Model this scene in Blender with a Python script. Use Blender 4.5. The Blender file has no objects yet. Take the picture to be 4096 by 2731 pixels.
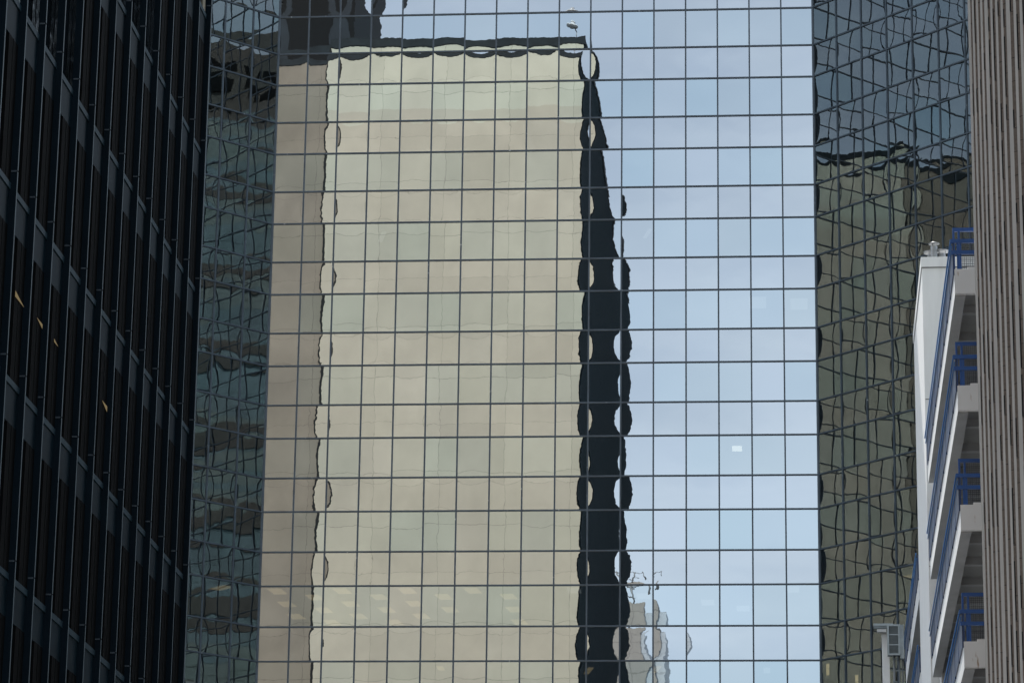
import bpy, bmesh, math, random
from mathutils import Vector, Matrix
PI = math.pi
scene = bpy.context.scene
col = scene.collection

# ------------------------------------------------------------------ camera
EYE = 1.6
cam_data = bpy.data.cameras.new('camera'); cam = bpy.data.objects.new('camera', cam_data); col.objects.link(cam)
cam_data.sensor_fit = 'HORIZONTAL'; cam_data.sensor_width = 36.0
cam_data.lens = 13115.28 / 4096 * 36.0
cam_data.clip_start = 0.5; cam_data.clip_end = 6000
rgt = Vector((0.999903, -0.003861, 0.013393)); upv = Vector((-0.013938, -0.27697, 0.960777)); fwd = Vector((0, 0.960871, 0.276997))
m = Matrix((rgt, upv, -fwd)).transposed().to_4x4(); m.translation = Vector((0, 0, EYE)); cam.matrix_world = m
scene.camera = cam

# ------------------------------------------------------------------ light
SUN_EL, SUN_AZ = math.radians(50), math.radians(-6.0)
world = bpy.data.worlds.new('World'); scene.world = world; world.use_nodes = True
nt = world.node_tree; nt.nodes.clear()
wo = nt.nodes.new('ShaderNodeOutputWorld'); bg = nt.nodes.new('ShaderNodeBackground'); sky = nt.nodes.new('ShaderNodeTexSky')
sky.sky_type = 'NISHITA'; sky.sun_disc = False; sky.sun_elevation = SUN_EL; sky.sun_rotation = SUN_AZ
sky.altitude = 0; sky.air_density = 1.0; sky.dust_density = 1.6; sky.ozone_density = 1.6
# soft thin cloud veil high in the air
tc = nt.nodes.new('ShaderNodeTexCoord'); mp = nt.nodes.new('ShaderNodeMapping'); mp.inputs['Scale'].default_value = (2.0, 2.0, 5.0)
nz = nt.nodes.new('ShaderNodeTexNoise'); nz.inputs['Scale'].default_value = 1.6; nz.inputs['Detail'].default_value = 4; nz.inputs['Roughness'].default_value = 0.55
cr = nt.nodes.new('ShaderNodeMapRange'); cr.inputs['From Min'].default_value = 0.35; cr.inputs['From Max'].default_value = 0.75
cr.inputs['To Min'].default_value = 0.48; cr.inputs['To Max'].default_value = 0.86
mx = nt.nodes.new('ShaderNodeMix'); mx.data_type = 'RGBA'
mx.inputs['B'].default_value = (8.4, 9.2, 10.0, 1)
nt.links.new(tc.outputs['Generated'], mp.inputs['Vector']); nt.links.new(mp.outputs[0], nz.inputs['Vector'])
nt.links.new(nz.outputs['Fac'], cr.inputs['Value']); nt.links.new(cr.outputs[0], mx.inputs['Factor'])
nt.links.new(sky.outputs[0], mx.inputs['A']); nt.links.new(mx.outputs['Result'], bg.inputs['Color'])
bg.inputs['Strength'].default_value = 0.10
nt.links.new(bg.outputs[0], wo.inputs[0])

sl = bpy.data.lights.new('sun', 'SUN'); sl.energy = 3.6; sl.angle = math.radians(0.5); sl.color = (1.0, 0.95, 0.87)
so = bpy.data.objects.new('sun', sl); col.objects.link(so)
sd = Vector((math.sin(SUN_AZ) * math.cos(SUN_EL), math.cos(SUN_AZ) * math.cos(SUN_EL), math.sin(SUN_EL)))
so.rotation_euler = sd.to_track_quat('Z', 'Y').to_euler(); so.location = (0, 40, 200)

scene.view_settings.view_transform = 'Standard'; scene.view_settings.look = 'None'
scene.view_settings.exposure = 1.25; scene.view_settings.gamma = 1.0
scene.view_settings.use_curve_mapping = False
scene.render.engine = 'CYCLES'
scene.cycles.max_bounces = 10; scene.cycles.glossy_bounces = 8; scene.cycles.transparent_max_bounces = 12

# ------------------------------------------------------------------ materials
def newmat(name):
    mt = bpy.data.materials.new(name); mt.use_nodes = True
    t = mt.node_tree; t.nodes.clear()
    out = t.nodes.new('ShaderNodeOutputMaterial')
    return mt, t, out

def N(t, kind, **kw):
    n = t.nodes.new(kind)
    for k, v in kw.items():
        if hasattr(n, k): setattr(n, k, v)
        else: n.inputs[k].default_value = v
    return n

def rgba(c): return (c[0], c[1], c[2], 1)

def plain(name, c, rough=0.6, metal=0.0, var=0.12, scale=3.0, spec=0.4, bump=0.0, streak=0.0, stretch=(1, 1, 1)):
    """painted, cast or metal surface with soft uneven weathering of its own"""
    mt, t, out = newmat(name)
    b = N(t, 'ShaderNodeBsdfPrincipled'); b.inputs['Roughness'].default_value = rough; b.inputs['Metallic'].default_value = metal
    b.inputs['Specular IOR Level'].default_value = spec
    tcn = N(t, 'ShaderNodeTexCoord'); mpn = N(t, 'ShaderNodeMapping'); mpn.inputs['Scale'].default_value = stretch
    nn = N(t, 'ShaderNodeTexNoise'); nn.inputs['Scale'].default_value = scale; nn.inputs['Detail'].default_value = 6; nn.inputs['Roughness'].default_value = 0.6
    mr = N(t, 'ShaderNodeMapRange'); mr.inputs['From Min'].default_value = 0.3; mr.inputs['From Max'].default_value = 0.7
    mr.inputs['To Min'].default_value = 1 - var; mr.inputs['To Max'].default_value = 1 + var
    vm = N(t, 'ShaderNodeVectorMath', operation='SCALE'); vm.inputs[0].default_value = c
    L = t.links.new
    L(tcn.outputs['Object'], mpn.inputs[0]); L(mpn.outputs[0], nn.inputs['Vector']); L(nn.outputs['Fac'], mr.inputs['Value']); L(mr.outputs[0], vm.inputs['Scale'])
    L(vm.outputs[0], b.inputs['Base Color'])
    if bump:
        bn = N(t, 'ShaderNodeTexNoise'); bn.inputs['Scale'].default_value = scale * 12; bn.inputs['Detail'].default_value = 4
        bu = N(t, 'ShaderNodeBump'); bu.inputs['Strength'].default_value = bump; bu.inputs['Distance'].default_value = 0.01
        L(tcn.outputs['Object'], bn.inputs['Vector']); L(bn.outputs['Fac'], bu.inputs['Height']); L(bu.outputs[0], b.inputs['Normal'])
    L(b.outputs[0], out.inputs[0])
    return mt

def mirror_glass(name, refl, trans, wob=0.0011):
    """coated reflective glazing, each pane with its own tint, faint rolling waves in the sheet"""
    mt, t, out = newmat(name); L = t.links.new
    at = N(t, 'ShaderNodeAttribute'); at.attribute_name = 'tint'
    mul = N(t, 'ShaderNodeVectorMath', operation='MULTIPLY'); mul.inputs[1].default_value = refl
    L(at.outputs['Color'], mul.inputs[0])
    geo = N(t, 'ShaderNodeNewGeometry')
    n1 = N(t, 'ShaderNodeTexNoise'); n1.inputs['Scale'].default_value = 5.0; n1.inputs['Detail'].default_value = 3.5; n1.inputs['Roughness'].default_value = 0.5
    L(geo.outputs['Position'], n1.inputs['Vector'])
    s1 = N(t, 'ShaderNodeVectorMath', operation='SUBTRACT'); s1.inputs[1].default_value = (0.5, 0.5, 0.5)
    L(n1.outputs['Color'], s1.inputs[0])
    ar = N(t, 'ShaderNodeMath', operation='MULTIPLY'); ar.inputs[1].default_value = wob * 3
    L(at.outputs['Alpha'], ar.inputs[0])
    sc = N(t, 'ShaderNodeVectorMath', operation='SCALE'); L(s1.outputs[0], sc.inputs[0]); L(ar.outputs[0], sc.inputs['Scale'])
    ad = N(t, 'ShaderNodeVectorMath', operation='ADD'); L(geo.outputs['Normal'], ad.inputs[0]); L(sc.outputs[0], ad.inputs[1])
    nn = N(t, 'ShaderNodeVectorMath', operation='NORMALIZE'); L(ad.outputs[0], nn.inputs[0])
    g = N(t, 'ShaderNodeBsdfGlossy'); g.inputs['Roughness'].default_value = 0.0
    L(mul.outputs[0], g.inputs['Color']); L(nn.outputs[0], g.inputs['Normal'])
    tr = N(t, 'ShaderNodeBsdfTransparent'); tr.inputs['Color'].default_value = rgba(trans)
    a = N(t, 'ShaderNodeAddShader'); L(g.outputs[0], a.inputs[0]); L(tr.outputs[0], a.inputs[1]); L(a.outputs[0], out.inputs[0])
    return mt

def panelled(name, c, pw, ph, joint=0.03, jdark=0.7, var=0.10, upper=None, rough=0.8, off=(0, 0), axis='XZ', jit=0.06):
    """precast wall panels: pw x ph metres with thin joints, each panel a shade of its own"""
    mt, t, out = newmat(name); L = t.links.new
    b = N(t, 'ShaderNodeBsdfPrincipled'); b.inputs['Roughness'].default_value = rough; b.inputs['Specular IOR Level'].default_value = 0.25
    tcn = N(t, 'ShaderNodeTexCoord'); sp = N(t, 'ShaderNodeSeparateXYZ'); L(tcn.outputs['Object'], sp.inputs[0])
    def mth(op, a, bval):
        n = N(t, 'ShaderNodeMath', operation=op)
        if isinstance(a, (int, float)): n.inputs[0].default_value = a
        else: L(a, n.inputs[0])
        if bval is not None:
            if isinstance(bval, (int, float)): n.inputs[1].default_value = bval
            else: L(bval, n.inputs[1])
        return n.outputs[0]
    hx = sp.outputs['X'] if axis == 'XZ' else sp.outputs['Y']
    ux = mth('DIVIDE', mth('ADD', hx, off[0]), pw); uz = mth('DIVIDE', mth('ADD', sp.outputs['Z'], off[1]), ph)
    fx = mth('FRACT', ux, None); fz = mth('FRACT', uz, None)
    jx = mth('LESS_THAN', fx, joint / pw); jz = mth('LESS_THAN', fz, joint / ph)
    j = mth('MAXIMUM', jx, jz)
    cx = N(t, 'ShaderNodeCombineXYZ'); L(mth('FLOOR', ux, None), cx.inputs[0]); L(mth('FLOOR', uz, None), cx.inputs[1])
    wn = N(t, 'ShaderNodeTexWhiteNoise'); wn.noise_dimensions = '2D'; L(cx.outputs[0], wn.inputs['Vector'])
    nn = N(t, 'ShaderNodeTexNoise'); nn.inputs['Scale'].default_value = 0.35; nn.inputs['Detail'].default_value = 6
    mpn = N(t, 'ShaderNodeMapping'); mpn.inputs['Scale'].default_value = (1.1, 1.1, 0.9); L(tcn.outputs['Object'], mpn.inputs[0]); L(mpn.outputs[0], nn.inputs['Vector'])
    v1 = mth('ADD', 1 - jit / 2, mth('MULTIPLY', wn.outputs['Value'], jit))
    v2 = mth('ADD', 1 - var, mth('MULTIPLY', nn.outputs['Fac'], 2 * var))
    v = mth('MULTIPLY', mth('MULTIPLY', v1, v2), mth('SUBTRACT', 1.0, mth('MULTIPLY', j, jdark)))
    vm = N(t, 'ShaderNodeVectorMath', operation='SCALE'); L(v, vm.inputs['Scale'])
    if upper:
        mxn = N(t, 'ShaderNodeMix'); mxn.data_type = 'RGBA'
        L(mth('GREATER_THAN', sp.outputs['Z'], upper[0]), mxn.inputs['Factor'])
        mxn.inputs['A'].default_value = rgba(c); mxn.inputs['B'].default_value = rgba(upper[1]); L(mxn.outputs['Result'], vm.inputs[0])
    else: vm.inputs[0].default_value = c
    L(vm.outputs[0], b.inputs['Base Color']); L(b.outputs[0], out.inputs[0])
    return mt

def dark_glass(name, c, trans=0.0):
    mt, t, out = newmat(name); L = t.links.new
    b = N(t, 'ShaderNodeBsdfPrincipled'); b.inputs['Base Color'].default_value = rgba(c); b.inputs['Roughness'].default_value = 0.03
    b.inputs['Specular IOR Level'].default_value = 0.25
    geo = N(t, 'ShaderNodeNewGeometry'); n1 = N(t, 'ShaderNodeTexNoise'); n1.inputs['Scale'].default_value = 1.3; n1.inputs['Detail'].default_value = 3
    L(geo.outputs['Position'], n1.inputs['Vector'])
    bu = N(t, 'ShaderNodeBump'); bu.inputs['Strength'].default_value = 0.25; bu.inputs['Distance'].default_value = 0.01
    L(n1.outputs['Fac'], bu.inputs['Height']); L(bu.outputs[0], b.inputs['Normal'])
    if trans > 0:
        tr = N(t, 'ShaderNodeBsdfTransparent'); tr.inputs['Color'].default_value = (0.8, 0.85, 0.8, 1)
        mxs = N(t, 'ShaderNodeMixShader'); mxs.inputs['Fac'].default_value = trans; L(b.outputs[0], mxs.inputs[1]); L(tr.outputs[0], mxs.inputs[2]); L(mxs.outputs[0], out.inputs[0])
    else: L(b.outputs[0], out.inputs[0])
    return mt

def lamp_mat(name, c, s):
    mt, t, out = newmat(name)
    e = N(t, 'ShaderNodeEmission'); e.inputs['Color'].default_value = rgba(c); e.inputs['Strength'].default_value = s
    t.links.new(e.outputs[0], out.inputs[0]); return mt

def rusty_white(name, c):
    """old white paint with rust runs near the slab edge and a few chipped spots"""
    mt, t, out = newmat(name); L = t.links.new
    b = N(t, 'ShaderNodeBsdfPrincipled'); b.inputs['Roughness'].default_value = 0.6
    tcn = N(t, 'ShaderNodeTexCoord')
    nn = N(t, 'ShaderNodeTexNoise'); nn.inputs['Scale'].default_value = 2.2; nn.inputs['Detail'].default_value = 7
    mpn = N(t, 'ShaderNodeMapping'); mpn.inputs['Scale'].default_value = (5.0, 1.0, 0.8); L(tcn.outputs['Object'], mpn.inputs[0]); L(mpn.outputs[0], nn.inputs['Vector'])
    r = N(t, 'ShaderNodeMapRange'); r.inputs['From Min'].default_value = 0.63; r.inputs['From Max'].default_value = 0.71; L(nn.outputs['Fac'], r.inputs['Value'])
    n2 = N(t, 'ShaderNodeTexNoise'); n2.inputs['Scale'].default_value = 1.2; n2.inputs['Detail'].default_value = 5; L(tcn.outputs['Object'], n2.inputs['Vector'])
    mr = N(t, 'ShaderNodeMapRange'); mr.inputs['To Min'].default_value = 0.9; mr.inputs['To Max'].default_value = 1.08; L(n2.outputs['Fac'], mr.inputs['Value'])
    vm = N(t, 'ShaderNodeVectorMath', operation='SCALE'); vm.inputs[0].default_value = c; L(mr.outputs[0], vm.inputs['Scale'])
    mxn = N(t, 'ShaderNodeMix'); mxn.data_type = 'RGBA'; L(r.outputs[0], mxn.inputs['Factor']); L(vm.outputs[0], mxn.inputs['A']); mxn.inputs['B'].default_value = (0.33, 0.19, 0.09, 1)
    L(mxn.outputs['Result'], b.inputs['Base Color']); L(b.outputs[0], out.inputs[0])
    return mt

M = {}
M['mirror'] = mirror_glass('reflective_glass', (0.33, 0.355, 0.372), (0.10, 0.10, 0.09))
M['mullion'] = plain('slate_metal', (0.034, 0.048, 0.064), 0.45, 0.0, 0.15, 2.0)
def speckled(name, c):
    mt = plain(name, c, 0.45, 0, 0.3, 1.3); t = mt.node_tree; L = t.links.new
    b = [n for n in t.nodes if n.type == 'BSDF_PRINCIPLED'][0]; src = b.inputs['Base Color'].links[0].from_socket
    g = N(t, 'ShaderNodeNewGeometry'); n = N(t, 'ShaderNodeTexNoise'); n.inputs['Scale'].default_value = 7.0; n.inputs['Detail'].default_value = 3; L(g.outputs['Position'], n.inputs['Vector'])
    r = N(t, 'ShaderNodeMapRange'); r.inputs['From Min'].default_value = 0.70; r.inputs['From Max'].default_value = 0.74; L(n.outputs['Fac'], r.inputs['Value'])
    x = N(t, 'ShaderNodeMix'); x.data_type = 'RGBA'; L(r.outputs[0], x.inputs['Factor']); L(src, x.inputs['A']); x.inputs['B'].default_value = (0.22, 0.24, 0.25, 1); L(x.outputs['Result'], b.inputs['Base Color'])
    return mt
M['mullion'] = speckled('slate_metal', (0.030, 0.044, 0.060))
M['interior'] = plain('dark_interior', (0.012, 0.013, 0.013), 0.9, 0, 0.1, 1)
M['ceil_lamp'] = lamp_mat('ceiling_lamp', (1.0, 0.80, 0.45), 0.30)
M['ceil_lamp_white'] = lamp_mat('ceiling_lamp_white', (0.95, 0.95, 0.85), 1.0)
M['ceil_lamp_dim'] = lamp_mat('ceiling_lamp_dim', (0.85, 0.92, 1.0), 0.17)
M['lamp_strip'] = lamp_mat('lamp_strip', (1.0, 0.85, 0.5), 0.8)
M['fin_lit'] = plain('fin_lit_metal', (0.054, 0.074, 0.086), 0.5, 0, 0.12, 1.5, spec=0.15)  # fin faces that catch sky and sun, the light put into a paler colour
M['fin_shaded'] = plain('fin_shaded_metal', (0.0016, 0.0048, 0.0078), 0.6, 0, 0.2, 1.0, spec=0.05)  # same fin metal on the other faces, shade put into the colour
M['spandrel'] = plain('spandrel_metal', (0.0022, 0.0078, 0.0120), 0.55, 0, 0.35, 1.0, spec=0.08)
M['ledge'] = plain('ledge_metal', (0.013, 0.027, 0.037), 0.5, 0, 0.1, 2, spec=0.1)
M['cap'] = plain('bright_cap', (0.035, 0.045, 0.055), 0.4, 0.2, 0.1, 6)
M['win_dark'] = dark_glass('window_glass_dark', (0.0025, 0.0035, 0.0045))
M['win_lit'] = dark_glass('window_glass_lit', (0.006, 0.007, 0.007), 0.45)
M['reveal'] = plain('dark_reveal', (0.0018, 0.0021, 0.0023), 0.8, 0, 0.2, 2, spec=0.05)
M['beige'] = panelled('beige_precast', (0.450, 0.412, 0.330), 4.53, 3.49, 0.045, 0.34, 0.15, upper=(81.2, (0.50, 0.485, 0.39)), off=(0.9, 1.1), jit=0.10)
M['brown'] = panelled('shaded_precast', (0.225, 0.197, 0.158), 4.53, 3.49, 0.045, 0.35, 0.26, off=(0.9, 1.1), jit=0.06)  # shade of the turned end wall put into a darker precast colour
M['parapet'] = plain('dark_parapet', (0.015, 0.021, 0.025), 0.7, 0, 0.3, 1.2, spec=0.2)
M['louver'] = plain('louver_black', (0.004, 0.005, 0.006), 0.7, 0, 0.2, 1, spec=0.15)
M['louver_light'] = plain('louver_edge', (0.022, 0.028, 0.033), 0.6, 0, 0.2, 1)
M['bluegrey'] = plain('bluegrey_cladding', (0.013, 0.019, 0.026), 0.6, 0, 0.2, 0.3, spec=0.2)
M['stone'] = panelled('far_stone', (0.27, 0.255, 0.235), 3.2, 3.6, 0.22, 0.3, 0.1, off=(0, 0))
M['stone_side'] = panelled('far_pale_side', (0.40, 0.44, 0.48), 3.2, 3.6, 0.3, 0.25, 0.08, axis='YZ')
M['steel'] = plain('galvanised_steel', (0.22, 0.23, 0.24), 0.45, 0.5, 0.15, 8)
M['mast'] = plain('mast_grey', (0.16, 0.17, 0.18), 0.5, 0.2, 0.1, 5)
M['white'] = plain('white_paint', (0.62, 0.63, 0.64), 0.6, 0, 0.07, 1.1, bump=0.05, stretch=(2.5, 2.5, 0.35))
M['white_rust'] = rusty_white('weathered_white', (0.80, 0.79, 0.79))
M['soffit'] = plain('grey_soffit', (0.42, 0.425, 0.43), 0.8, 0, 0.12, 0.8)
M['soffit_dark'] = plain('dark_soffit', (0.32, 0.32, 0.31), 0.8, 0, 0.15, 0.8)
M['blue'] = plain('blue_paint', (0.014, 0.085, 0.30), 0.42, 0, 0.12, 3)
M['blue_dark'] = plain('navy_paint', (0.009, 0.032, 0.10), 0.35, 0, 0.45, 1.2, stretch=(1, 0.6, 1))
M['rail_tube'] = plain('steel_blue', (0.06, 0.19, 0.45), 0.35, 0, 0.1, 3)
M['mesh_wire'] = plain('mesh_wire', (0.05, 0.06, 0.075), 0.5, 0, 0.1, 3)
M['rib'] = plain('pale_rib', (0.62, 0.58, 0.54), 0.75, 0, 0.10, 1.2, bump=0.15, stretch=(3, 3, 0.4))
M['groove'] = plain('brown_aggregate', (0.215, 0.170, 0.140), 0.9, 0, 0.25, 14, bump=0.6)
M['joint'] = plain('black_joint', (0.012, 0.012, 0.012), 0.9, 0, 0.1, 3)
M['teal_glass'] = plain('teal_glass', (0.16, 0.22, 0.235), 0.4, 0.0, 0.25, 0.35, spec=0.4, stretch=(1, 1, 1))
M['pale_glass'] = plain('pale_glass', (0.20, 0.24, 0.225), 0.4, 0, 0.15, 0.5)
M['band_brown'] = plain('brown_band', (0.095, 0.088, 0.078), 0.7, 0, 0.2, 0.6)
M['cabinet'] = plain('cabinet_grey', (0.27, 0.31, 0.33), 0.55, 0, 0.12, 5)
M['cabinet_dark'] = plain('cabinet_louver', (0.13, 0.155, 0.165), 0.6, 0, 0.15, 8)
M['conc'] = plain('pale_concrete', (0.36, 0.35, 0.33), 0.85, 0, 0.15, 0.5)
M['asphalt'] = plain('asphalt', (0.09, 0.09, 0.09), 0.9, 0, 0.2, 2, bump=0.4)
M['paving'] = plain('paving', (0.38, 0.37, 0.35), 0.85, 0, 0.15, 1.2)
M['earth'] = plain('city_ground', (0.24, 0.23, 0.215), 0.95, 0, 0.2, 0.05)

# ------------------------------------------------------------------ helpers
class MB:
    """collects boxes, bars, tubes and grids, then links them as ONE mesh object"""
    def __init__(s): s.v = []; s.f = []; s.mi = []; s.sm = []
    def box(s, x0, x1, y0, y1, z0, z1, mi=0, skip=()):
        b = len(s.v)
        s.v += [(x0,y0,z0),(x1,y0,z0),(x1,y1,z0),(x0,y1,z0),(x0,y0,z1),(x1,y0,z1),(x1,y1,z1),(x0,y1,z1)]
        fs = {'b':(3,2,1,0),'t':(4,5,6,7),'s':(0,1,5,4),'e':(1,2,6,5),'n':(2,3,7,6),'w':(3,0,4,7)}
        for k, q in fs.items():
            if k in skip: continue
            mm = mi.get(k, mi.get('*', 0)) if isinstance(mi, dict) else mi
            s.f.append(tuple(b+i for i in q)); s.mi.append(mm); s.sm.append(False)
        return s
    def prism(s, pts, z0, z1, mi=0):
        """pts counter-clockwise in plan"""
        b = len(s.v); n = len(pts)
        s.v += [(p[0],p[1],z0) for p in pts] + [(p[0],p[1],z1) for p in pts]
        s.f.append(tuple(b+i for i in reversed(range(n)))); s.f.append(tuple(b+n+i for i in range(n))); s.mi += [mi, mi]; s.sm += [False, False]
        for i in range(n):
            j = (i+1) % n; s.f.append((b+i,b+j,b+n+j,b+n+i)); s.mi.append(mi); s.sm.append(False)
        return s
    def tube(s, p0, p1, r0, r1=None, n=12, mi=0, caps=True, smooth=True):
        r1 = r0 if r1 is None else r1
        p0 = Vector(p0); p1 = Vector(p1); d = (p1-p0).normalized()
        a = d.orthogonal().normalized(); c = d.cross(a); b = len(s.v)
        for p, r in ((p0, r0), (p1, r1)):
            for i in range(n):
                q = p + (a*math.cos(2*PI*i/n) + c*math.sin(2*PI*i/n))*r; s.v.append(tuple(q))
        for i in range(n):
            j = (i+1) % n; s.f.append((b+i,b+j,b+n+j,b+n+i)); s.mi.append(mi); s.sm.append(smooth)
        if caps:
            s.f.append(tuple(b+i for i in reversed(range(n)))); s.f.append(tuple(b+n+i for i in range(n))); s.mi += [mi, mi]; s.sm += [False, False]
        return s
    def lathe(s, cx, cy, prof, n=24, mi=0, tilt=None):
        b = len(s.v)
        for r, z in prof:
            for i in range(n):
                p = Vector((r*math.cos(2*PI*i/n), r*math.sin(2*PI*i/n), z))
                if tilt is not None: p = tilt @ p
                s.v.append((cx+p.x, cy+p.y, p.z))
        for k in range(len(prof)-1):
            for i in range(n):
                j = (i+1) % n; s.f.append((b+k*n+i,b+k*n+j,b+(k+1)*n+j,b+(k+1)*n+i)); s.mi.append(mi); s.sm.append(True)
        return s
    def build(s, name, mats, parent=None, loc=None, rot=None):
        me = bpy.data.meshes.new(name); me.from_pydata(s.v, [], s.f)
        if not isinstance(mats, (list, tuple)): mats = [mats]
        for mt in mats: me.materials.append(mt)
        me.polygons.foreach_set('material_index', s.mi); me.polygons.foreach_set('use_smooth', s.sm); me.update()
        o = bpy.data.objects.new(name, me); col.objects.link(o)
        if parent: o.parent = parent
        if loc: o.location = loc
        if rot is not None: o.rotation_euler = rot
        return o

def tag(o, label=None, cat=None, group=None, kind=None):
    if label: o['label'] = label
    if cat: o['category'] = cat
    if group: o['group'] = group
    if kind: o['kind'] = kind
    return o
def empty(name, loc=(0, 0, 0), rz=0.0):
    o = bpy.data.objects.new(name, None); col.objects.link(o); o.location = loc; o.rotation_euler = (0, 0, rz); o.empty_display_size = 1; return o

YS = math.radians(5.28)                 # the street runs 5.28 degrees to the right of the view
def street(a, s, z=0.0):                # a metres right of the street axis, s metres along it, z above the ground
    return Vector((s*math.sin(YS) + a*math.cos(YS), s*math.cos(YS) - a*math.sin(YS), z))

# ------------------------------------------------------------------ ground, road, pavements
g = MB().box(-3000, 3000, -3000, 3000, -0.5, 0).build('ground', M['earth']); tag(g, kind='structure')
sroot = empty('road_frame', (0, 0, 0), -YS)
def sbox(name, mt, a0, a1, s0, s1, z0, z1):
    o = MB().box(a0, a1, s0, s1, z0, z1).build(name, mt); o.rotation_euler = (0, 0, -YS); return o
bpy.data.objects.remove(sroot)
tag(sbox('road', M['asphalt'], -10.5, 0.0, -260, 128, 0.0, 0.01), kind='structure')
tag(sbox('pavement', M['paving'], 0.0, 3.5, -260, 128, 0.0, 0.13), kind='structure')
tag(sbox('pavement', M['paving'], -14.1, -10.5, -260, 128, 0.0, 0.13), kind='structure')
mk = MB()
for k in range(60): mk.box(-5.32, -5.18, -240 + k*6, -237 + k*6, 0.014, 0.018)
o = mk.build('road_marking', M['white']); o.rotation_euler = (0, 0, -YS); tag(o, kind='structure')

# ------------------------------------------------------------------ the mirror glass tower
P0 = Vector((-11.344332, 146.762876, 0)); ZR0 = 58.273599 + EYE
YC, YR, YL = 1.65869877, 2.44623427, 2.44623427 + PI/2
dC = Vector((math.sin(YC), math.cos(YC), 0)); dR = Vector((math.sin(YR), math.cos(YR), 0)); dL = Vector((math.sin(YL), math.cos(YL), 0))
H1, H2, WC, WW = 1.5819677, 1.8852211, 1.5, 1.596
P1 = P0 + dC*(WC*17 - 0.067)
def zrow(k):                             # height of transom k, counted down from the top of the photo; even -> odd bays are tall
    return ZR0 - (math.ceil(k/2)*H2 + math.floor(k/2)*H1)
KTOP, KLOW = -12, 34
ZTOP = zrow(KTOP)
NR = NL = 16
tower = empty('glass_tower', P0); tag(tower, 'mirror glass office tower with a grid of square panes and two angled wings', 'building')
LOC = P0.copy()
nC = Vector((-dC.y, dC.x, 0)); nC = nC if nC.y < 0 else -nC
nR = Vector((-dR.y, dR.x, 0)); nR = nR if nR.x < 0 else -nR
nL = Vector((-dL.y, dL.x, 0)); nL = nL if nL.x > 0 else -nL
# faces: name, origin, direction, outward normal, column edges along the face
facesC = [0.0] + [WC*i - 0.067 for i in range(1, 18)]
facesR = [0.0] + [WW*i - 0.06 for i in range(1, NR+1)]
facesL = [0.0] + [1.616*i - 0.086 for i in range(1, NL+1)]
FACES = [('C', P0, dC, nC, facesC), ('R', P1, dR, nR, facesR), ('L', P0, dL, nL, facesL)]

rnd = random.Random(7)
def pane_surface(w, h, tall, r, n, wing=1.0):
    """heights of a slightly pillowed, rolling glass sheet; returns (u, z, bulge) samples"""
    A = (0.00110 * r.uniform(0.25, 1.15) if tall else 0.0028 * r.uniform(0.65, 1.2)) * (1 + 0.35*(wing-1))
    asym = r.uniform(0.35, 0.9) if tall else r.uniform(-0.15, 0.15)
    tx, tz = r.gauss(0, 0.00050)*wing, r.gauss(0, 0.00060)*wing
    if wing > 1:
        wa = [(r.uniform(0.0001, 0.00036), r.uniform(0.8, 2.6), r.uniform(0.8, 2.8), r.uniform(0, 6.28)) for _ in range(3)]
        if not tall: wa += [(r.uniform(0.00002, 0.00006), r.uniform(2, 6), r.uniform(5, 10), r.uniform(0, 6.28)) for _ in range(2)]
    else:
        wa = [(r.uniform(0.00002, 0.00007), r.uniform(1.5, 4.5), r.uniform(1.5, 5.0), r.uniform(0, 6.28)) for _ in range(3)]
    pts = []
    nu = n; nv = n
    for j in range(nv+1):
        V = 2*j/nv - 1
        for i in range(nu+1):
            U = 2*i/nu - 1
            b = A*(1-U*U)*(1 - 0.85*V*V)*(1 - asym*V) + A*0.35*(1-V*V)
            b += tx*U*w/2 + tz*V*h/2
            for (a, ku, kv, ph) in wa: b += a*math.sin(ku*U + kv*V + ph)
            pts.append((U*w/2, V*h/2, b))
    return pts, nu, nv

TINTS_TALL = [(0.98, 1.0, 1.0), (0.96, 1.0, 1.0), (0.94, 0.99, 1.01), (0.97, 1.0, 0.99), (0.99, 0.99, 1.0), (0.99, 0.995, 0.99), (0.90, 0.985, 1.0), (0.93, 0.985, 1.0)]
TINTS_SHORT = [(1.0, 0.99, 0.98), (1.005, 0.99, 0.985), (1.0, 0.99, 0.99), (0.99, 0.99, 1.0)]
def pane_verts(face, c, k, r):
    nm, O, d, nrm, E = FACES[face]
    u0, u1 = E[c], E[c+1]; z1, z0 = zrow(k), zrow(k+1)
    tall = (k % 2 == 0)
    vis = -6 <= k <= 21
    n = 14 if (vis and (nm == 'C' or c < 15)) else 3
    w, h = u1-u0, z1-z0
    pts, nu, nv = pane_surface(w, h, tall, r, n, 1.0 if nm == 'C' else 2.6)
    tint = r.choice(TINTS_TALL if tall else TINTS_SHORT); q = r.uniform(0.955, 1.03)
    rough = r.uniform(0.3, 0.6) if tall else r.uniform(0.7, 1.3)
    wt = (1, 1, 1) if nm == 'C' else (0.85, 0.86, 0.85)
    return pts, nu, nv, (tint[0]*q*wt[0], tint[1]*q*wt[1], tint[2]*q*wt[2], rough), (u0+u1)/2, (z0+z1)/2

def project_px(P):
    v = Vector(P) - Vector((0, 0, EYE)); z = v.dot(fwd); return (v.dot(rgt)/z*13115.28+2048, 1365.5 - v.dot(upv)/z*13115.28)
cands = []
for c in range(17):
    for k in range(0, 18):
        if c == 0 and False: continue
        pc = P0 + dC*((facesC[c]+facesC[c+1])/2); pc.z = (zrow(k)+zrow(k+1))/2
        a = (zrow(k)-zrow(k+1)) / pc.y**2 * (facesC[c+1]-facesC[c])
        cands.append((-a, c, k))
cands.sort(); named = set((c, k) for _, c, k in cands[:100])

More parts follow.
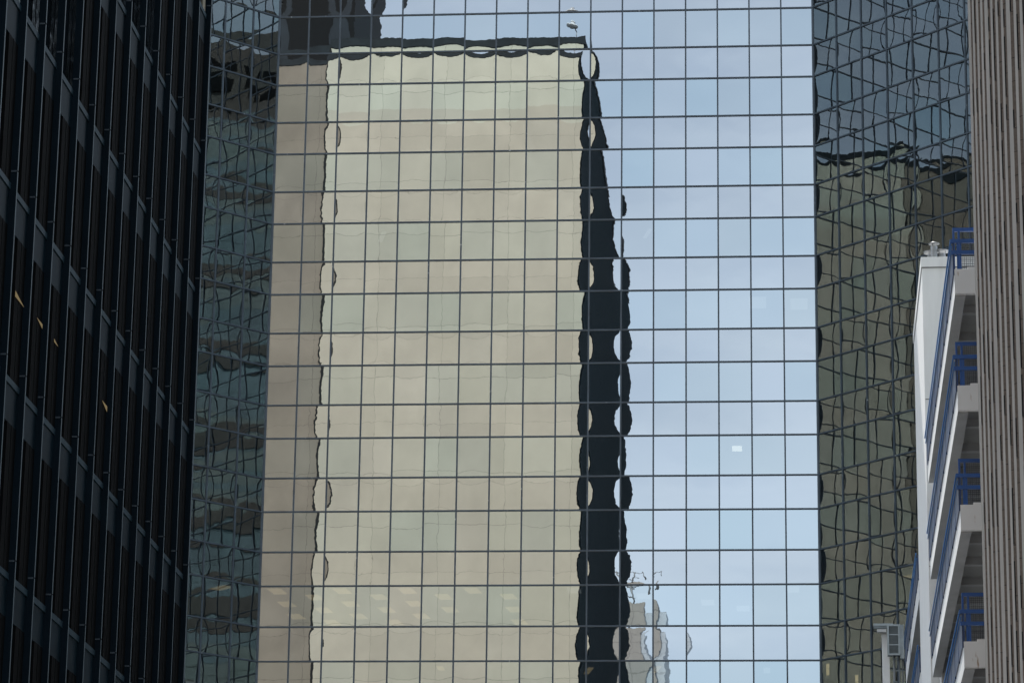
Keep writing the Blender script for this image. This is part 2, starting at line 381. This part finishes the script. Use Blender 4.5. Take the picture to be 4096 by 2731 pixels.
rest_v = []; rest_f = []; rest_t = []
for fi, (nm, O, d, nrm, E) in enumerate(FACES):
    for c in range(len(E)-1):
        for k in range(KTOP, KLOW):
            r = random.Random(1000*fi + 97*c + 13*k + 5)
            pts, nu, nv, tint, uc, zc = pane_verts(fi, c, k, r)
            if nm == 'C' and (c, k) in named:
                me = bpy.data.meshes.new('window_pane')
                vs = [(p[0], -p[2], p[1]) for p in pts]      # local x along the face, -y outward, z up
                fs = [(j*(nu+1)+i, j*(nu+1)+i+1, (j+1)*(nu+1)+i+1, (j+1)*(nu+1)+i) for j in range(nv) for i in range(nu)]
                me.from_pydata(vs, [], fs); me.materials.append(M['mirror'])
                me.polygons.foreach_set('use_smooth', [True]*len(fs))
                ca = me.color_attributes.new('tint', 'FLOAT_COLOR', 'POINT'); ca.data.foreach_set('color', list(tint)*len(vs)); me.update()
                ob = bpy.data.objects.new('window_pane', me); col.objects.link(ob); ob.parent = tower
                ctr = O + d*uc - LOC; ob.location = (ctr.x, ctr.y, zc); ob.rotation_euler = (0, 0, math.atan2(d.y, d.x))
            else:
                b = len(rest_v); ctr = O + d*uc - LOC
                for p in pts:
                    q = ctr + d*p[0] + nrm*p[2]; rest_v.append((q.x, q.y, zc - 40 + p[1]))
                for j in range(nv):
                    for i in range(nu):
                        fq = (b+j*(nu+1)+i, b+j*(nu+1)+i+1, b+(j+1)*(nu+1)+i+1, b+(j+1)*(nu+1)+i)
                        # keep face normals pointing outwards
                        if nm == 'L': fq = fq[::-1]
                        rest_f.append(fq)
                rest_t += list(tint)*len(pts)
me = bpy.data.meshes.new('window_panes'); me.from_pydata(rest_v, [], rest_f); me.materials.append(M['mirror'])
me.polygons.foreach_set('use_smooth', [True]*len(rest_f))
ca = me.color_attributes.new('tint', 'FLOAT_COLOR', 'POINT'); ca.data.foreach_set('color', rest_t); me.update()
ob = bpy.data.objects.new('window_panes', me); col.objects.link(ob); ob.parent = tower; ob.location = (0, 0, 40); tag(ob, kind='stuff')

# mullions (verticals) and transoms (horizontals), each a bar of its own
def bar_on_face(nm, O, d, nrm, u0, u1, z0, z1, out, inn, name):
    mb = MB(); o = O - LOC
    pts = [o + d*u0 - nrm*inn, o + d*u1 - nrm*inn, o + d*u1 + nrm*out, o + d*u0 + nrm*out]
    ar = sum(pts[i].x*pts[(i+1)%4].y - pts[(i+1)%4].x*pts[i].y for i in range(4))
    if ar < 0: pts.reverse()
    mb.prism([(p.x, p.y) for p in pts], z0, z1); return mb.build(name, M['mullion'], tower)
for (nm, O, d, nrm, E) in FACES:
    for i, u in enumerate(E):
        if i == 0: continue
        if nm == 'C' and i == len(E)-1: continue
        bar_on_face(nm, O, d, nrm, u-0.035, u+0.035, 0.0, ZTOP, 0.045, 0.05, 'mullion')
    for k in range(KTOP, KLOW+1):
        if k > 22 and k % 2: continue
        z = zrow(k)
        bar_on_face(nm, O, d, nrm, 0.03, E[-1]-(0.03 if nm == 'C' else 0.0), z-0.034, z+0.034, 0.052, 0.047, 'transom')
for Pn in (P0, P1):                      # corner posts
    q = Pn - LOC; mb = MB(); mb.tube((q.x, q.y, 0), (q.x, q.y, ZTOP), 0.062, n=8, smooth=False); mb.build('corner_post', M['mullion'], tower)

# floors, core and roof behind the glass
def off(P, n1, n2, dist):                # corner offset inwards from two faces
    a = n1.x*n2.y - n1.y*n2.x
    bx = -dist; c1 = (P.x*n1.x+P.y*n1.y) - dist; c2 = (P.x*n2.x+P.y*n2.y) - dist
    return Vector(((c1*n2.y - c2*n1.y)/a, (n1.x*c2 - n2.x*c1)/a, 0))
def footprint(dist, back=22):
    e1 = P1 + dR*(facesR[-1]) - nR*dist; e0 = P0 + dL*(facesL[-1]) - nL*dist
    p1 = off(P1, nC, nR, dist); p0 = off(P0, nC, nL, dist)
    pts = [e0, p0, p1, e1, e1 + Vector((10, back+20, 0)), e0 + Vector((-10, back+20, 0))]
    return [(p.x-LOC.x, p.y-LOC.y) for p in pts]
for k in range(KTOP+1, KLOW, 2):         # solid spandrel zone behind each short row
    if k % 2 == 0: continue
    MB().prism(footprint(0.22), zrow(k+1)+0.02, zrow(k)-0.02).build('floor_slab', M['interior'], tower)
MB().prism(footprint(11), 0, ZTOP-0.2).build('core_wall', M['interior'], tower)
MB().prism(footprint(0.1), ZTOP, ZTOP+0.5).build('roof', M['conc'], tower)

def ceiling_lamp(k, u, dep, mt='ceil_lamp', w=0.92, l=1.15, face=0, rz=0.0):
    nm, O, d, nrm, E = FACES[face]
    c = O + d*u - nrm*dep - LOC; z = zrow(k) - 0.035
    mb = MB(); mb.box(-w/2, w/2, -l/2, l/2, -0.02, 0.0)
    ob = mb.build('ceiling_lamp', M[mt], tower); ob.location = (c.x, c.y, z); ob.rotation_euler = (0, 0, math.atan2(d.y, d.x) + rz)
for kk in range(4):
    for mm in range(3):
        u = 0.67 + 3.0*kk; dd = 0.92 + 2.93*mm
        if rnd.random() < 0.85: ceiling_lamp(16, u, dd, w=0.62, l=1.2, rz=-0.12)
        u = 2.2 + 3.0*kk; dd = 2.3 + 2.97*mm
        if rnd.random() < 0.85: ceiling_lamp(16, u, dd, w=0.62, l=1.2, rz=-0.12)
for (u, dd) in ((14.3, 0.95), (17.4, 2.3), (20.3, 3.8), (24.2, 0.95), (21.9, 5.2)): ceiling_lamp(16, u, dd, 'ceil_lamp_dim', w=0.6, l=1.2)
ceiling_lamp(8, 22.71, 1.98, 'ceil_lamp_dim', w=0.8, l=1.8); ceiling_lamp(8, 24.64, 2.3, 'ceil_lamp_dim', w=0.8, l=1.8)
ceiling_lamp(12, 21.71, 2.33, 'ceil_lamp_white', w=0.45, l=0.95); ceiling_lamp(6, 4.95, 2.0, 'ceil_lamp_dim', w=0.22, l=1.6, rz=0.25)
ceiling_lamp(6, 17.56, 2.0, 'ceil_lamp_dim', w=0.18, l=1.4, rz=0.25); ceiling_lamp(18, 8.2, 1.5, w=0.3, l=1.0)
ceiling_lamp(18, 14.9, 2.2, w=0.25, l=1.6, rz=0.2); ceiling_lamp(18, 18.0, 1.9, w=0.25, l=1.6, rz=0.2); ceiling_lamp(18, 23.0, 2.2, 'ceil_lamp_dim', w=0.3, l=1.3)
for (u, dz, h) in ((0.26, 0.17, 0.19), (0.26, 0.38, 0.30), (2.03, 0.90, 0.30), (2.03, 1.22, 0.14)):
    c = P1 + dR*u - nR*0.16 - LOC; mb = MB(); mb.box(-0.09, 0.09, -0.01, 0.01, -h, 0); ob = mb.build('window_lamp', M['lamp_strip'], tower)
    ob.location = (c.x, c.y, zrow(18)-dz); ob.rotation_euler = (0, 0, math.atan2(dR.y, dR.x))
ceiling_lamp(16, 4.1, 1.6, w=0.5, l=0.6, face=1)
ceiling_lamp(16, 1.2, 1.3, w=0.6, l=1.1, face=2); ceiling_lamp(16, 2.4, 3.4, w=0.6, l=1.1, face=2)

# ------------------------------------------------------------------ the dark finned tower on the left of the street
SN, SF, AF = 74.04, 12.4, -14.35          # far end, near end, street line of the fins
BAY, FLR, ZJ = 1.4964, 3.49245, 26.577 + EYE
ZLB = 85.2 + EYE
AW = -32.6                              # where the beige end wall stops
fin = empty('finned_tower', street(AF, SN), -YS); tag(fin, 'dark metal tower with closely spaced vertical fins along the left side of the street', 'building')
# local coords: x = a-AF, y = s-SN
def fbuild(mb, name, mats): return mb.build(name, mats, fin)
FD, FW = 0.14, 0.066
NV, NF = 14, int((SN-SF)/BAY)
jmin, jmax = -16, 7
zj = lambda j: ZJ - FLR*j
for i in range(NV):
    mb = MB(); y = -BAY*i
    zs = [0.0] + [zj(j) for j in range(jmax, jmin-1, -1)] + [ZLB - 0.9]
    for q in range(len(zs)-1):
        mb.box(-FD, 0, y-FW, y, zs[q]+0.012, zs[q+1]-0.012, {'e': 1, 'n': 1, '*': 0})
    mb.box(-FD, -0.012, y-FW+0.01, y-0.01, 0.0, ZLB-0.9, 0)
    fbuild(mb, 'fin', [M['fin_shaded'], M['fin_lit']])
mb = MB()
for j in range(-3, 6):
    for i in range(NV): mb.box(-FD*0.85, -0.02, -BAY*i-FW-0.012, -BAY*i-FW-0.001, zj(j)-0.02, zj(j)+0.006)
fbuild(mb, 'joint_plates', M['cap'])
mb = MB()
for i in range(NV, NF):
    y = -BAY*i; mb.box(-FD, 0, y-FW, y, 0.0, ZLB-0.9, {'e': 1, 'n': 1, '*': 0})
o = fbuild(mb, 'fins', [M['fin_shaded'], M['fin_lit']]); tag(o, kind='stuff')
# spandrel panels and windows bay by bay where the photo shows them
lit = {(9, 2): 1, (8, 2): 1}
pn = 0; wn_ = 0
def bay_y(i): return (-BAY*(i+1) + 0.0, -BAY*i - FW)
vis = []
for i in range(NV):
    for j in range(-1, 6):
        P = street(AF, SN - BAY*(i+0.5), zj(j) - 0.6); px, py = project_px(P)
        if -60 < px and -250 < py < 2900: vis.append((i, j))
vis.sort(key=lambda q: -q[0]); vis = vis[:98]; visset = set(vis)
bulk_s = MB(); bulk_w = MB()
for i in range(NF):
    for j in range(jmin, jmax+1):
        y0, y1 = bay_y(i); zt = zj(j) - 0.24; zb = zt - 0.80; zn = zj(j+1) - 0.24
        if zt > ZLB - 1: continue
        one = (i, j) in visset
        sp = MB() if one else bulk_s; wi = MB() if one else bulk_w
        sp.box(-FD-0.05, -FD+0.004, y0, y1, zb, zt-0.13, 0)
        sp.box(-FD-0.05, -FD+0.030, y0, y1, zt-0.12, zt, 1)
        wi.box(-FD-0.10, -FD-0.075, y0, y1, max(zn, 0), zb+0.0, 0)
        if one:
            # deep dark jamb on the far side of every window
            wi.box(-FD-0.075, -FD+0.012, y0+BAY*0.50, y1, max(zn, 0)+0.002, zb-0.004, 1)
            wi.box(-FD-0.074, -FD+0.020, y0+BAY*0.70, y0+BAY*0.73, max(zn, 0)+0.002, zb-0.004, 1)
            fbuild(sp, 'spandrel_panel', [M['spandrel'], M['ledge']]); fbuild(wi, 'window', [M['win_dark'], M['reveal']])
tag(fbuild(bulk_s, 'spandrel_panels', [M['spandrel'], M['ledge']]), kind='stuff')
tag(fbuild(bulk_w, 'windows', [M['win_dark'], M['reveal']]), kind='stuff')
# a few warm lamps just behind the glass line
lamp_m = lamp_mat('window_lamp', (0.9, 0.70, 0.38), 0.085)
for (s_, z, w, h, kd) in ((57.15, 17.42, 0.70, 0.11, 0), (58.85, 17.42, 0.60, 0.11, 1), (60.2, 17.48, 0.35, 0.06, 0), (64.85, 17.35, 0.70, 0.16, 1)):
    mb = MB(); y = s_ - SN; zz = z + EYE; xa = -FD + 0.030; xb = -FD + 0.034
    tri = [(y-w/2, zz), (y+w/2, zz), (y-w/2, zz+h)] if kd == 0 else [(y-w/2, zz+h), (y+w/2, zz), (y+w/2, zz+h)]
    mb.v += [(xa, p[0], p[1]) for p in tri] + [(xb, p[0], p[1]) for p in tri]
    mb.f += [(0, 2, 1), (3, 4, 5), (0, 1, 4, 3), (1, 2, 5, 4), (2, 0, 3, 5)]; mb.mi += [0]*5; mb.sm += [False]*5
    fbuild(mb, 'window_lamp', lamp_m)
# body
mb = MB(); mb.box(AW-AF, -FD-0.11, -(SN-SF), -0.02, 0, ZLB-1.0); fbuild(mb, 'dark_core', M['reveal'])
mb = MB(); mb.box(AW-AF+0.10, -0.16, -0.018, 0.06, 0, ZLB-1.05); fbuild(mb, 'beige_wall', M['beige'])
mb = MB(); mb.box(-0.158, 0.0, 0.001, 0.07, 0, ZLB-0.9, {'e': 1, '*': 0}); fbuild(mb, 'corner_fin', [M['fin_shaded'], M['fin_lit']])
# end wall turned slightly away, its shade put into the brown, beyond a dark joint
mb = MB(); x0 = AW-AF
mb.prism([(x0-9.5, -7.0), (x0-0.02, -7.0), (x0-0.02, -0.20), (x0-9.5, -1.6)], 0, ZLB-1.6); fbuild(mb, 'shaded_wall', M['brown'])
mb = MB(); mb.box(x0-0.10, x0+0.098, -1.5, 0.0, 0, ZLB-1.1); fbuild(mb, 'wall_joint', M['joint'])
mb = MB(); mb.box(AW-AF+0.1, 0.06, -(SN-SF), 0.13, ZLB-1.0, ZLB-0.35, 0); mb.box(AW-AF+0.15, 0.05, -(SN-SF)+0.1, 0.12, ZLB-0.34, ZLB-0.26, 0)
mb.prism([(x0-9.6, -7.0), (x0+0.05, -7.0), (x0+0.05, -0.1), (x0-9.6, -1.5)], ZLB-1.58, ZLB-0.75)
fbuild(mb, 'parapet', M['parapet'])
mb = MB(); mb.box(AW-AF+1, -1, -(SN-SF)+1, -1, ZLB-0.99, ZLB-0.7); fbuild(mb, 'roof', M['parapet'])

# white lamp on the parapet
lp = empty('rooftop_lamp', street(AF-0.95, SN-0.2, ZLB-0.3), -YS); tag(lp, 'white saucer shaped lamp head on a bent mast above the dark roof edge', 'lamp')
mb = MB(); mb.tube((0.10, 0, 0), (0.06, 0, 0.45), 0.03, n=8); mb.tube((0.06, 0, 0.45), (-0.10, 0, 0.72), 0.03, 0.045, n=8); mb.build('mast', M['steel'], lp)
T = Matrix.Rotation(math.radians(12), 3, 'Y')
mb = MB(); mb.lathe(-0.22, 0, [(0.02, 0.0), (0.25, 0.03), (0.38, 0.08), (0.36, 0.12), (0.20, 0.20), (0.14, 0.24)], tilt=T)
o = mb.build('lamp_head', M['white'], lp); o.location = (0, 0, 0.70)
mb = MB(); mb.lathe(-0.22, 0, [(0.14, 0.24), (0.12, 0.34), (0.15, 0.345), (0.14, 0.39), (0.01, 0.40)], tilt=T); o = mb.build('lamp_cap', M['white'], lp); o.location = (0, 0, 0.70)

lp.scale = (1.45, 1.45, 1.45)
# ------------------------------------------------------------------ far towers seen only in the glass
LT_S = -250; LT_A = -75.4
dk = empty('louvered_tower', street(LT_A, LT_S), -YS); tag(dk, 'black tower with fine louvers mirrored at the upper left above the beige wall', 'building')
HD = 270
mb = MB(); mb.box(-90, 0, -40, 0, 0, HD, 0); mb.build('body', M['louver'], dk)
mb = MB()
for k in range(60): mb.box(-90, -17.5, 0.01, 0.45, 190+k*1.3, 190.5+k*1.3)
mb.build('louvers', M['louver_light'], dk)
mb = MB(); mb.box(-16.5, 0.2, -40, 0.35, 60, 228, 0); mb.build('corner_shaft', M['louver'], dk)
mb = MB(); mb.box(-90, -0.5, 0.46, 0.9, 226, HD, 0); mb.box(-15.4, -12.6, 0.36, 0.5, 60, 225); mb.box(-4.2, -1.2, 0.36, 0.5, 60, 225); mb.build('cladding', M['bluegrey'], dk)

st = empty('stone_tower', street(-18.5, -150), -YS); tag(st, 'distant beige stone tower with roof antennas mirrored beside the black fins', 'building')
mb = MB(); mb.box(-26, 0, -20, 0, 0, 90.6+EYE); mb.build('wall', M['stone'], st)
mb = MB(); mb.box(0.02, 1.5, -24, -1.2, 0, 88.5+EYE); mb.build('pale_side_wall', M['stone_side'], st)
for ax in (-2.6,):
    mb = MB(); zt = 90.6+EYE
    mb.tube((ax, -0.5, zt), (ax, -0.5, zt+3.2), 0.22, n=6); mb.tube((ax-5, -0.5, zt+1.2), (ax+0.6, -0.5, zt+1.2), 0.10, n=5); mb.tube((ax-3, -0.5, zt+2.9), (ax+2.4, -0.5, zt+3.1), 0.12, n=5)
    mb.tube((ax+2.4, -0.5, zt+3.3), (ax+2.7, -0.5, zt+1.2), 0.2, n=6); mb.build('antenna', M['mast'], st)

tl = empty('banded_tower', street(12, 45), -YS); tag(tl, 'teal glass tower with brown floor bands mirrored in the left wing of the glass tower', 'building')
HT = 95.4 + EYE
rt = random.Random(3)
for k in range(14):
    z0 = HT - 7.2 - 6.7*(k+1)
    if z0 < 0: break
    hb = 1.5 + rt.uniform(-0.2, 0.5)
    mb = MB(); z = z0 + hb
    while z < z0 + 6.7 - 0.2:
        z2 = min(z + rt.choice((0.9, 1.3, 1.8)), z0+6.7)
        mb.box(0, 32, 0, 30, z+0.05, z2, rt.choice((0, 0, 1))); mb.box(0.05, 31.95, 0.05, 29.95, z, z+0.05, 2); z = z2
    mb.build('glass_band', [M['teal_glass'], M['pale_glass'], M['joint']], tl)
    mb = MB(); mb.box(-0.15, 32.15, -0.15, 30.15, z0, z0+hb); mb.build('floor_band', M['band_brown'], tl)
mb = MB(); mb.box(0.2, 31.8, 0.2, 29.8, HT-7.2, HT); mb.build('plant_floor', M['band_brown'], tl)
mb = MB()
for q in range(5): mb.box(3+q*5.6, 7.4+q*5.6, 29.9, 30.05, HT-5.0, HT-3.6)
mb.build('louver_openings', M['louver'], tl)

# ------------------------------------------------------------------ the ribbed concrete tower at the right edge
rb = empty('ribbed_tower', street(3.60, 66), -math.radians(138)+PI/2); tag(rb, 'grey brown tower clad in vertical pale concrete ribs at the right edge', 'building')
# local x runs along the face towards the viewer, -y ... the face looks down -y? (set so that outward is -y)
K = 1/(6.272*155)
meas = [(165,56),(275,45),(385,45),(495,47),(605,80),(760,50),(890,52),(1030,55),(1170,92),(1365,62),(1525,66)]
ribs = [((x-165)*K, w*K) for x, w in meas]
u = ribs[-1][0]; q = 2
while u < 8.0:
    u += 0.175; ribs.append((u, 0.105 if q % 4 == 0 else 0.068)); q += 1
HR = 32.0
grv = MB()
edge = 0.0
for i, (u, w) in enumerate(ribs):
    MBr = MB(); MBr.box(u, u+w, -0.014, 0.02, 0, HR)
    MBr.build('rib', M['rib'], rb)
    if i+1 < len(ribs):
        u2 = ribs[i+1][0]; grv.box(u+w, u2, 0.0, 0.03, 0, HR, 0)
        # narrow step along part of the groove, and dark casting joints every half metre
        rr = random.Random(i*7+1); z = rr.uniform(0, 0.5)
        while z < HR and i < 16:
            if z > 9:
                grv.box(u+w+0.001, u2-0.001, -0.004, 0.001, z, z+0.009, 1)
                if rr.random() < 0.35: grv.box(u+w+0.0005, u+w+(u2-u-w)*0.35, -0.003, 0.001, z+0.02, z+0.02+rr.uniform(0.3, 0.9), 1)
            z += 0.52*rr.choice((1, 1, 1, 2))
grv.build('groove_wall', [M['groove'], M['joint']], rb)
mb = MB(); mb.box(0.01, 8.2, 0.03, 3, 0, HR-0.05); mb.build('tower_body', M['groove'], rb)

# ------------------------------------------------------------------ the white building with blue railings
wb = empty('balcony_building', street(3.745, 78), -YS); tag(wb, 'white building with open balconies behind blue railings and a tall blank shaft', 'building')
def wbuild(mb, name, mats): return mb.build(name, mats, wb)
SL = [24.307+EYE, 21.33+EYE, 18.342+EYE, 14.99+EYE, 11.9+EYE, 8.8+EYE, 5.6+EYE]     # tops of the balcony slabs
TH = 0.655
def railing(x0, y0, y1, zt, end=True, name='railing'):
    """blue steel guard rail round a balcony edge; outer line at x0, from y0 to y1"""
    o_ = MB()
    if end:
        for zz, xi, d0 in ((zt+0.735, -0.085, 0.0), (zt+0.44, -0.07, 0.0)):
            o_.box(x0+xi, x0+6, y0-0.03+d0, y0+0.05+d0, zz-0.05, zz+0.045, 0)
        o_.box(x0+0.02, x0+6, y0+0.95, y0+1.03, zt+1.30, zt+1.39, 0)            # inner bar set back
        for px_ in (0.02, 0.15): o_.box(x0+px_, x0+px_+0.05, y0+0.96, y0+1.02, zt, zt+1.30, 0)
        for px_ in (0.07, 0.14, 3.0): o_.box(x0+px_, x0+px_+0.045, y0-0.0, y0+0.04, zt, zt+0.70, 0)
    # side run: top tube, second tube, dark panels and posts
    o_.tube((x0-0.075, y0-0.02, zt+0.76), (x0-0.075, y1, zt+0.76), 0.022, n=8, mi=2)
    o_.tube((x0-0.055, y0, zt+0.60), (x0-0.055, y1, zt+0.60), 0.016, n=8, mi=2)
    y = y0; n = 0
    while y < y1 - 0.3:
        yy = min(y+2.1, y1); o_.box(x0-0.03, x0-0.012, y+0.02, yy-0.02, zt-0.10, zt+0.70, 1)
        o_.box(x0-0.036, x0+0.01, y, y+0.05, zt-0.14, zt+0.72, 1); y += 2.1; n += 1
    r_ = wbuild(o_, name, [M['blue'], M['blue_dark'], M['rail_tube']])
    if end:
        w_ = MB()
        for q in range(44): xx = x0+0.2+q*0.03; w_.box(xx, xx+0.005, y0+0.01, y0+0.015, zt+0.03, zt+0.70)
        for q in range(22): zz = zt+0.04+q*0.03; w_.box(x0+0.19, x0+1.6, y0+0.016, y0+0.021, zz, zz+0.005)
        m_ = w_.build('wire_mesh', M['mesh_wire'], r_); w_ = MB()
        for q in range(26): xx = x0+0.2+q*0.05; w_.box(xx, xx+0.008, y0+0.99, y0+0.998, zt+0.1, zt+1.30)
        for q in range(24): zz = zt+0.1+q*0.05; w_.box(x0+0.19, x0+1.6, y0+0.999, y0+1.007, zz, zz+0.008)
        m_ = w_.build('wire_mesh', M['mesh_wire'], r_)
    return r_
YF = 19.7                                   # the near balconies end at the shaft
for i, z in enumerate(SL):
    # slab: white fascia, white end face, coffered grey underside
    mb = MB()
    mb.box(0.0, 0.006, 0.004, YF, z-TH, z, 1)                                     # bright side fascia
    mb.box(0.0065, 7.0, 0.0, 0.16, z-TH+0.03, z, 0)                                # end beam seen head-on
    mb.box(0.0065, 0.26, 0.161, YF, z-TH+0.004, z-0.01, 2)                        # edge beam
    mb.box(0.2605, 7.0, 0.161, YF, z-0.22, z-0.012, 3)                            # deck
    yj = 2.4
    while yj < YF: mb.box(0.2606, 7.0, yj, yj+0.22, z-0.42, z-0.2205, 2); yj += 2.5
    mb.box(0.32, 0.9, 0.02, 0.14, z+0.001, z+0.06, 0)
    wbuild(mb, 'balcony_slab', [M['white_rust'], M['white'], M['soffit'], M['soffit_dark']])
    railing(0.0, 0.03, YF, z)
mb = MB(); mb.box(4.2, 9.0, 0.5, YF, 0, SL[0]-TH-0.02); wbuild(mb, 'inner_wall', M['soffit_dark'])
# the shaft
SH = 31.25 + EYE
mb = MB(); mb.box(0.0, 4.6, YF+1.3, YF+9.9, 0, SH-0.33, {'s': 1, '*': 0}); wbuild(mb, 'shaft', [M['white'], M['white']])
mb = MB(); mb.box(-0.03, 4.65, YF+1.25, YF+9.95, SH-0.325, SH, 0); mb.box(-0.005, 4.62, YF+1.28, YF+9.92, SH-0.345, SH-0.326, 1); wbuild(mb, 'coping', [M['white'], M['joint']])
mb = MB(); mb.box(0.02, 4.5, YF+1.293, YF+1.299, SH-4.62, SH-4.60); mb.box(0.02, 4.5, YF+1.293, YF+1.299, SH-9.9, SH-9.88); wbuild(mb, 'joint_line', M['joint'])
mb = MB(); mb.box(0.25, 4.5, YF-0.6, YF+1.28, 0, SL[0]-TH-0.03); wbuild(mb, 'shaft_wall', M['soffit'])
# steel flues with conical hoods
def flue(x, y, z, r, hgt, hood_r, bands):
    mb = MB(); mb.lathe(x, y, [(r, 0), (r, hgt)]); o = wbuild(mb, 'flue', M['steel']); o.location = (0, 0, z)
    mb = MB(); mb.lathe(x, y, [(0.0, 0.06), (hood_r*0.35, 0.055), (hood_r, 0.0), (hood_r*0.97, -0.012), (0.02, 0.03)], n=28); h = mb.build('hood', M['steel'], o); h.location = (0, 0, hgt+0.09)
    mb = MB()
    for q in range(3):
        a_ = q*2*PI/3; mb.tube((x+r*0.85*math.cos(a_), y+r*0.85*math.sin(a_), hgt-0.04), (x+hood_r*0.55*math.cos(a_), y+hood_r*0.55*math.sin(a_), hgt+0.15), 0.008, n=5)
    for b_ in bands: mb.lathe(x, y, [(r, b_-0.012), (r+0.008, b_-0.008), (r+0.008, b_+0.008), (r, b_+0.012)])
    mb.build('bracket', M['mast'], o)
flue(0.445, 22.4, SH, 0.11, 0.80, 0.18, ())
flue(0.36, 22.6, SH, 0.12, 0.58, 0.26, (0.44, 0.52)); flue(0.68, 22.5, SH, 0.13, 0.58, 0.26, (0.44, 0.52))
# balconies again beyond the shaft
YB0, YB1 = YF+10.2, 46.0
for i, z in enumerate([22.95+EYE, 19.85+EYE, 16.9+EYE, 13.6+EYE, 10.4+EYE]):
    mb = MB()
    mb.box(0.0, 0.006, YB0, YB1, z-TH-0.15, z, 1)
    mb.box(0.0065, 0.26, YB0, YB1, z-TH-0.146, z-0.01, 2)
    mb.box(0.2605, 6.0, YB0, YB1, z-0.22, z-0.012, 3)
    wbuild(mb, 'balcony_slab', [M['white_rust'], M['white'], M['soffit'], M['soffit_dark']])
    railing(-0.0, YB0, YB1, z, end=False)
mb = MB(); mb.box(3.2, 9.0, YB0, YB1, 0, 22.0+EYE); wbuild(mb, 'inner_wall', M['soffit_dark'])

# ------------------------------------------------------------------ pillar with grey equipment cabinet
pl = empty('white_pillar', street(2.73, 118), -YS); tag(pl, 'slim white pillar beneath the grey louvered cabinet', 'pillar')
mb = MB(); mb.box(0, 0.26, 0, 0.5, 0, 22.95+EYE); mb.build('shaft', M['white'], pl)
mb = MB(); mb.box(-0.02, 0.28, -0.02, 0.52, 22.951+EYE, 22.99+EYE); mb.build('capstone', M['conc'], pl)
cb = empty('equipment_cabinet', street(2.90, 117.6, 22.1+EYE), -YS); tag(cb, 'grey louvered equipment cabinet fixed high on the white pillar', 'cabinet')
mb = MB()
mb.box(0.0, 0.07, -0.06, 0, 0, 1.13); mb.box(0.40, 0.47, -0.06, 0, 0, 1.13); mb.box(0.0705, 0.3995, -0.055, 0, 0, 0.06); mb.box(0.0705, 0.3995, -0.055, 0, 1.06, 1.13)
mb.box(0.0705, 0.3995, -0.05, 0, 0.36, 0.40); mb.box(0.0705, 0.3995, -0.05, 0, 0.73, 0.77); mb.box(0.471, 0.60, -0.03, 0.34, -0.12, 1.12)
mb.build('frame', M['cabinet'], cb)
mb = MB()
for q in range(42): mb.box(0.071, 0.399, -0.03, -0.005, 0.065+q*0.0238, 0.078+q*0.0238)
mb.box(0.01, 0.46, 0.0005, 0.3, 0.01, 1.12); mb.build('louvers', M['cabinet_dark'], cb)
mb = MB(); mb.box(-0.48, 0.22, 0.05, 0.3, 1.10, 1.18); mb.box(-0.47, 0.0, 0.06, 0.28, 1.00, 1.095, 1); mb.build('arm', [M['cabinet'], M['cabinet_dark']], cb)
mb = MB(); mb.box(-0.36, -0.02, 0.0, 0.12, 0.84, 0.97, 0)
for q in range(9): mb.box(-0.345+q*0.036, -0.325+q*0.036, -0.012, -0.001, 0.85, 0.955, 1)
mb.build('flood_lamp', [M['mast'], M['white']], cb)
pp = empty('pipe_rack', street(3.05, 117.8, 0), -YS); tag(pp, 'vertical grey pipes and clamps hanging below the louvered cabinet', 'pipes')
for x, r in ((0.10, 0.045), (0.28, 0.03), (0.40, 0.025)):
    mb = MB(); mb.tube((x, 0, 0), (x, 0, 22.12+EYE), r, n=10); mb.build('pipe', M['mast'], pp)
mb = MB()
for q in range(9):
    z = 22.0+EYE-q*0.42; mb.box(-0.02, 0.46, -0.03, 0.03, z-0.025, z+0.025) if q % 3 == 1 else mb.box(0.04, 0.2, -0.06, 0.06, z-0.03, z+0.03)
mb.build('clamps', M['cabinet_dark'], pp)
